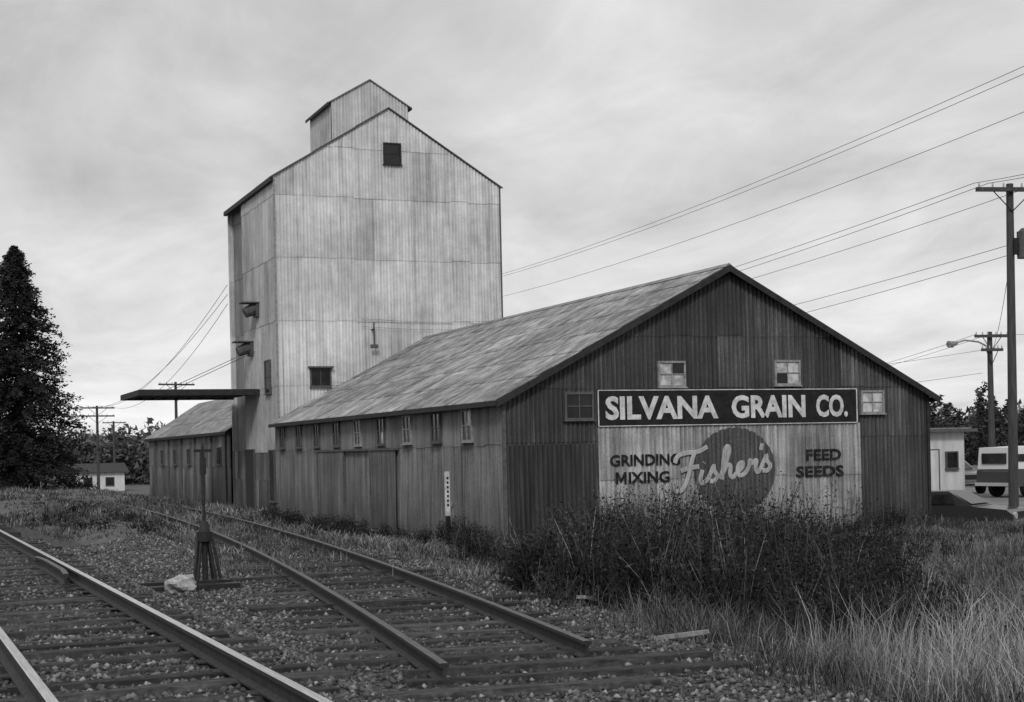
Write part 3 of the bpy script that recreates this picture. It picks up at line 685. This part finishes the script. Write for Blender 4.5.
def cam(s_,d): return (d*(.3778+.9259*s_),d*(.9259-.3778*s_))
bl=[]
for i in range(80):
    s_=random.uniform(-.36,-.22); d=random.uniform(215,300); x,y=cam(s_,d); hh=random.uniform(2.8,5.2)
    bl.append((x,y,-1.6+hh*.75,random.uniform(2,4.5),3,hh))
for i in range(100):
    s_=random.uniform(.27,.42); d=random.uniform(170,260); x,y=cam(s_,d); hh=random.uniform(2.8,4.8)
    bl.append((x,y,-2+hh*.75,random.uniform(2.5,5),3,hh))
for i in range(170):
    s_=random.uniform(-1.2,1.3); d=random.uniform(420,520); x,y=cam(s_,d); hh=random.uniform(4,7)
    bl.append((x,y,-1.6+hh*.6,random.uniform(7,14),5,hh))
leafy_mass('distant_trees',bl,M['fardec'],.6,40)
cs=[];sz=[];sq=[]
for i in range(44):
    s_=random.uniform(.275,.40); d=random.uniform(150,215); x,y=cam(s_,d); hh=random.uniform(5.5,9.3)
    c,s,q=conifer_pts(x,y,float(g(x,y)),hh,hh*.30,80,14); cs.append(c);sz.append(s*2.2);sq.append(q)
for i in range(6):
    s_=random.uniform(-.40,-.30); d=random.uniform(200,240); x,y=cam(s_,d); hh=random.uniform(7,10)
    c,s,q=conifer_pts(x,y,-1.6,hh,hh*.24,60,14); cs.append(c);sz.append(s*2.0);sq.append(q)
V,T=tri_cloud(np.concatenate(cs),np.concatenate(sz),.6)
np_mesh('distant_conifers',V,T,[M['farcon']],np.repeat(np.concatenate(sq),3))
def blades(name,px,py,h,w,shade,m,lean=.35,zoff=-.02):
    n=len(px); z=g(px,py)+zoff; a=rng.uniform(0,6.28,n); l=h*rng.uniform(.05,lean,n)*1.6
    wa=rng.uniform(-.9,.9,n)-t_; wx,wy=np.cos(wa)*w/2,np.sin(wa)*w/2
    dx,dy=np.cos(a)*l,np.sin(a)*l
    V=np.empty((n,5,3))
    V[:,0]=np.stack([px-wx,py-wy,z],1); V[:,1]=np.stack([px+wx,py+wy,z],1)
    V[:,2]=np.stack([px+dx*.3-wx*.8,py+dy*.3-wy*.8,z+h*.55],1); V[:,3]=np.stack([px+dx*.3+wx*.8,py+dy*.3+wy*.8,z+h*.55],1)
    V[:,4]=np.stack([px+dx,py+dy,z+h*np.sqrt(np.clip(1-(l/h)**2*.5,.3,1))],1)
    T=np.array([[0,1,3],[0,3,2],[2,3,4]]); F=(T[None]+5*np.arange(n)[:,None,None]).reshape(-1,3)
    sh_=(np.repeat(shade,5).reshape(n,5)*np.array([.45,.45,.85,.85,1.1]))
    return np_mesh(name,V.reshape(-1,3),F,[m],sh_.ravel())
def clump(n,x0,x1,y0,y1,k=14,spread=.16,pw=1.0):
    m_=n//k; cx_=rng.uniform(x0,x1,m_); cy_=y0+(y1-y0)*rng.random(m_)**pw
    px=np.repeat(cx_,k)+rng.normal(0,spread,m_*k); py=np.repeat(cy_,k)+rng.normal(0,spread,m_*k)
    hs=np.repeat(rng.uniform(.4,1.35,m_),k)*rng.uniform(.5,1.15,m_*k); cl=np.repeat(rng.choice([.25,.6,1.,1.7],m_,p=[.25,.3,.28,.17]),k)*rng.uniform(.7,1.3,m_*k)
    return px,py,hs,cl
def field(name,n,x0,x1,y0,y1,h,w,cond,pw=1.,lean=.4,k=14,spread=.16,mul=1.,thr=-.45):
    px,py,hs,cl=clump(n,x0,x1,y0,y1,k,spread,pw); q=cond(px,py)&~((px>BX0-.05)&(px<BX1+.05)&(py>BY0-.05)&(py<BY1))
    pn=wob(px*.55+3,py*.5); q&=(pn+rng.normal(0,.25,len(px))>thr)
    px,py,hs,cl,pn=px[q],py[q],hs[q],cl[q],pn[q]
    wd=w*np.clip(py/14,1,3.5)*rng.uniform(.6,1.3,len(px))
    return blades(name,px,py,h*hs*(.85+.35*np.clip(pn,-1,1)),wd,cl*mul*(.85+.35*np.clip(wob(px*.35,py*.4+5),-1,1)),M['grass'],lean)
edge=lambda x,y:(x-xs(y))>2.2+.45*np.sin(y*1.7)+rng.normal(0,.4,len(x))
field('tall_grass',58000,6.0,18,8,22,.36,.007,lambda x,y:edge(x,y),1.1,.9,12,.14,1.05)
field('tall_grass',40000,7.0,31,18,34,.27,.008,lambda x,y:edge(x,y),1.,.8,12,.14,.95)
field('tall_grass',18000,8.0,13.0,30,60,.22,.009,lambda x,y:(x-xs(y))>1.3,1.2,.7,12,.2,.95,-.3)
field('tall_grass',12000,2.5,6.8,24,46,.15,.008,lambda x,y:((x-xm(y))>2.2)&((x-xs(y))<-1.1),1.2,.9,12,.16,.95,-.1)
field('tall_grass',26000,4.5,10,23,60,.26,.009,lambda x,y:(np.abs(x-xs(y))<1.9)&(rng.random(len(x))<(y-21)/7),1.1,.7,12,.16,.95,-.9)
field('tall_grass',24000,-6,13,44,110,.26,.012,lambda x,y:((x-xm(y))>1.8),1.3,.6,18,.4,1.0)
field('tall_grass',4000,3.5,8,13,24,.13,.006,lambda x,y:(np.abs(x-xs(y))<1.9)&(np.abs(np.abs(x-xs(y))-.75)>.06)&(wob(x*1.3,y)>.2),1,.6,10,.12)
field('tall_grass',8000,24,60,28,80,.22,.014,lambda x,y:((x<31)|(x>48))&(x>25.3)&~((np.abs(x-28.9)<2.4)&(np.abs(y-35.)<5)),1,.5,18,.4)
px,py,hs,cl=clump(9000,7.0,13.5,8.5,15,16,.22,1.1); q=edge(px,py)&(wob(px*.9,py*.9)>-.1); px,py,hs,cl=px[q],py[q],hs[q],cl[q]
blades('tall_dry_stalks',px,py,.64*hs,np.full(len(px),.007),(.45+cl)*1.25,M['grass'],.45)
def brush(name,cx_,cy_,ax,ay,ang,n,h,m,stems=15,leaf=.035,nlf=(9,15)):
    sv=[];sf=[];ss_=[];k=0; lc=[];ls=[];lq=[]
    for i in range(n):
        r_=math.sqrt(random.random()); a=random.uniform(0,6.28); r_*=1+.18*math.sin(3*a+cx_)
        u,v=r_*math.cos(a)*ax,r_*math.sin(a)*ay
        x=cx_+u*math.cos(ang)-v*math.sin(ang); y=cy_+u*math.sin(ang)+v*math.cos(ang)
        z=float(g(x,y)); H=h*(1-.32*r_**2)*random.uniform(.5,1.2)*(1+.22*math.sin(x*1.9+y)); tone=random.choice([.35,.7,1.,2.0])
        for j in range(stems):
            a=random.uniform(0,6.28); l=H*random.uniform(.08,.5); hh=H*random.uniform(.55,1.12)
            p0=np.array([x+random.gauss(0,.08),y+random.gauss(0,.08),z-.03]); p2=np.array([p0[0]+math.cos(a)*l,p0[1]+math.sin(a)*l,z+hh]); p1=(p0+p2)/2+np.array([0,0,.12*hh])
            w_=.006; st_=tone*(4 if random.random()<.2 else 1.2)
            for p,ww in((p0,w_),(p1,w_*.7),(p2,w_*.35)):
                sv.append(p-[ww*.93,-ww*.38,0]); sv.append(p+[ww*.93,-ww*.38,0]); ss_+=[st_]*2
            sf+=[(k,k+1,k+3),(k,k+3,k+2),(k+2,k+3,k+5),(k+2,k+5,k+4)]; k+=6
            nl=random.randint(*nlf); q=rng.random(nl)**.65
            c=np.where(q[:,None]<.5,p0+(p1-p0)*q[:,None]*2,p1+(p2-p1)*(q[:,None]*2-1))+rng.normal(0,.05,(nl,3))
            lc.append(c); ls.append(rng.uniform(.5,1.3,nl)*leaf*(1.3-.75*q)); lq.append(tone*rng.uniform(.5,1.4,nl)*(.4+.7*q))
    e=empty(name,(cx_,cy_,float(g(cx_,cy_))))
    np_mesh('stems',sv,sf,[m],ss_,e)
    V,T=tri_cloud(np.concatenate(lc),np.concatenate(ls)); np_mesh('leaves',V,T,[m],np.repeat(np.concatenate(lq),3),e)
an=-t_
brush('brush',10.9,18.9,2.6,5.0,an,420,1.32,M['brush'],17,.043,(11,18))
brush('brush',12.3,22.6,2.5,3.0,an,120,1.28,M['brush'],14,.046,(11,18))
brush('brush',9.2,18.8,1.5,3.4,an,70,.85,M['brush'],13,.040)
brush('brush',10.9,25.5,1.7,2.4,an,60,.75,M['brush'])
brush('brush',16.6,25.0,2.6,2.2,an,55,.5,M['brush'],12)
brush('brush',12.0,14.9,1.9,2.0,an,50,.55,M['brush'],12,.036)
brush('brush',23.2,31.6,1.0,.5,0,24,.7,M['brush'])
brush('brush',12.5,34.2,.3,3.0,0,30,.5,M['brush'])
brush('brush',10.8,40.5,1.4,7,0,60,.4,M['brush'],12,.045)
brush('brush',5.2,44,1.6,9,0,40,.32,M['brush'],12,.045)
# ------------------------------------------------------------------ world, sun, camera
wd=bpy.data.worlds.new('World'); scene.world=wd; wd.use_nodes=True; t=wd.node_tree; t.nodes.clear()
out=t.nodes.new('ShaderNodeOutputWorld'); bg=t.nodes.new('ShaderNodeBackground'); t.links.new(bg.outputs[0],out.inputs[0])
sky=t.nodes.new('ShaderNodeTexSky'); sky.sky_type='NISHITA'; sky.sun_disc=False
SUN_EL,SUN_AZ=math.radians(38),math.radians(205)
sky.sun_elevation=SUN_EL; sky.sun_rotation=SUN_AZ
bw=t.nodes.new('ShaderNodeRGBToBW'); t.links.new(sky.outputs[0],bw.inputs[0])
tc=t.nodes.new('ShaderNodeTexCoord').outputs['Generated']
sp=t.nodes.new('ShaderNodeSeparateXYZ'); t.links.new(tc,sp.inputs[0])
zz=math_n(t,'MAXIMUM',sp.outputs[2],0.0)
den=math_n(t,'ADD',zz,.2)
cx_=math_n(t,'DIVIDE',sp.outputs[0],den); cy_=math_n(t,'DIVIDE',sp.outputs[1],den)
cb=t.nodes.new('ShaderNodeCombineXYZ'); t.links.new(cx_,cb.inputs[0]); t.links.new(cy_,cb.inputs[1])
m1=mapping_n(t,cb.outputs[0],(.8,.7,1),(0,0,.7))
n1=noise_n(t,m1,1.2,5,.55,.5); n2=noise_n(t,mapping_n(t,cb.outputs[0],(1,.6,1),(0,0,1.15)),3.0,6,.6,.5)
cl=math_n(t,'ADD',math_n(t,'MULTIPLY',n1,.6),math_n(t,'MULTIPLY',n2,.4))
cl=remap(t,cl,.36,.65,4.7,8.6)
hor=remap(t,zz,0,.16,1.15,.95); zen=remap(t,zz,.28,.95,1.0,1.6)
cl=math_n(t,'MULTIPLY',math_n(t,'MULTIPLY',cl,hor),zen)
mx=t.nodes.new('ShaderNodeMix'); mx.data_type='FLOAT'; mx.inputs[0].default_value=.9
t.links.new(bw.outputs[0],mx.inputs[2]); t.links.new(cl,mx.inputs[3])
cc=t.nodes.new('ShaderNodeCombineColor')
for i in range(3): t.links.new(mx.outputs[0],cc.inputs[i])
t.links.new(cc.outputs[0],bg.inputs[0]); bg.inputs[1].default_value=.11
sl=bpy.data.lights.new('sun','SUN'); sl.energy=1.5; sl.angle=math.radians(11); sl.color=(1,1,1)
so=bpy.data.objects.new('sun',sl); COL.objects.link(so)
dirv=Vector((math.sin(SUN_AZ)*math.cos(SUN_EL),math.cos(SUN_AZ)*math.cos(SUN_EL),math.sin(SUN_EL)))
so.rotation_euler=dirv.to_track_quat('Z','Y').to_euler(); so.location=dirv*100
cd=bpy.data.cameras.new('camera'); co=bpy.data.objects.new('camera',cd); COL.objects.link(co)
f=Vector((math.sin(t_),math.cos(t_),0)); r=Vector((math.cos(t_),-math.sin(t_),0)); th=.022
r2=r*math.cos(th)-Vector((0,0,1))*math.sin(th); u2=Vector((0,0,1))*math.cos(th)+r*math.sin(th)
mw=Matrix.Identity(4)
for i in range(3): mw[i][0]=r2[i]; mw[i][1]=u2[i]; mw[i][2]=-f[i]
mw.translation=(0,0,2.3); co.matrix_world=mw
cd.sensor_width=36; cd.lens=1500/1024*36; cd.shift_y=.0963; cd.clip_end=12000; cd.clip_start=.1
scene.camera=co
scene.view_settings.view_transform='Standard'; scene.view_settings.look='None'; scene.view_settings.exposure=0
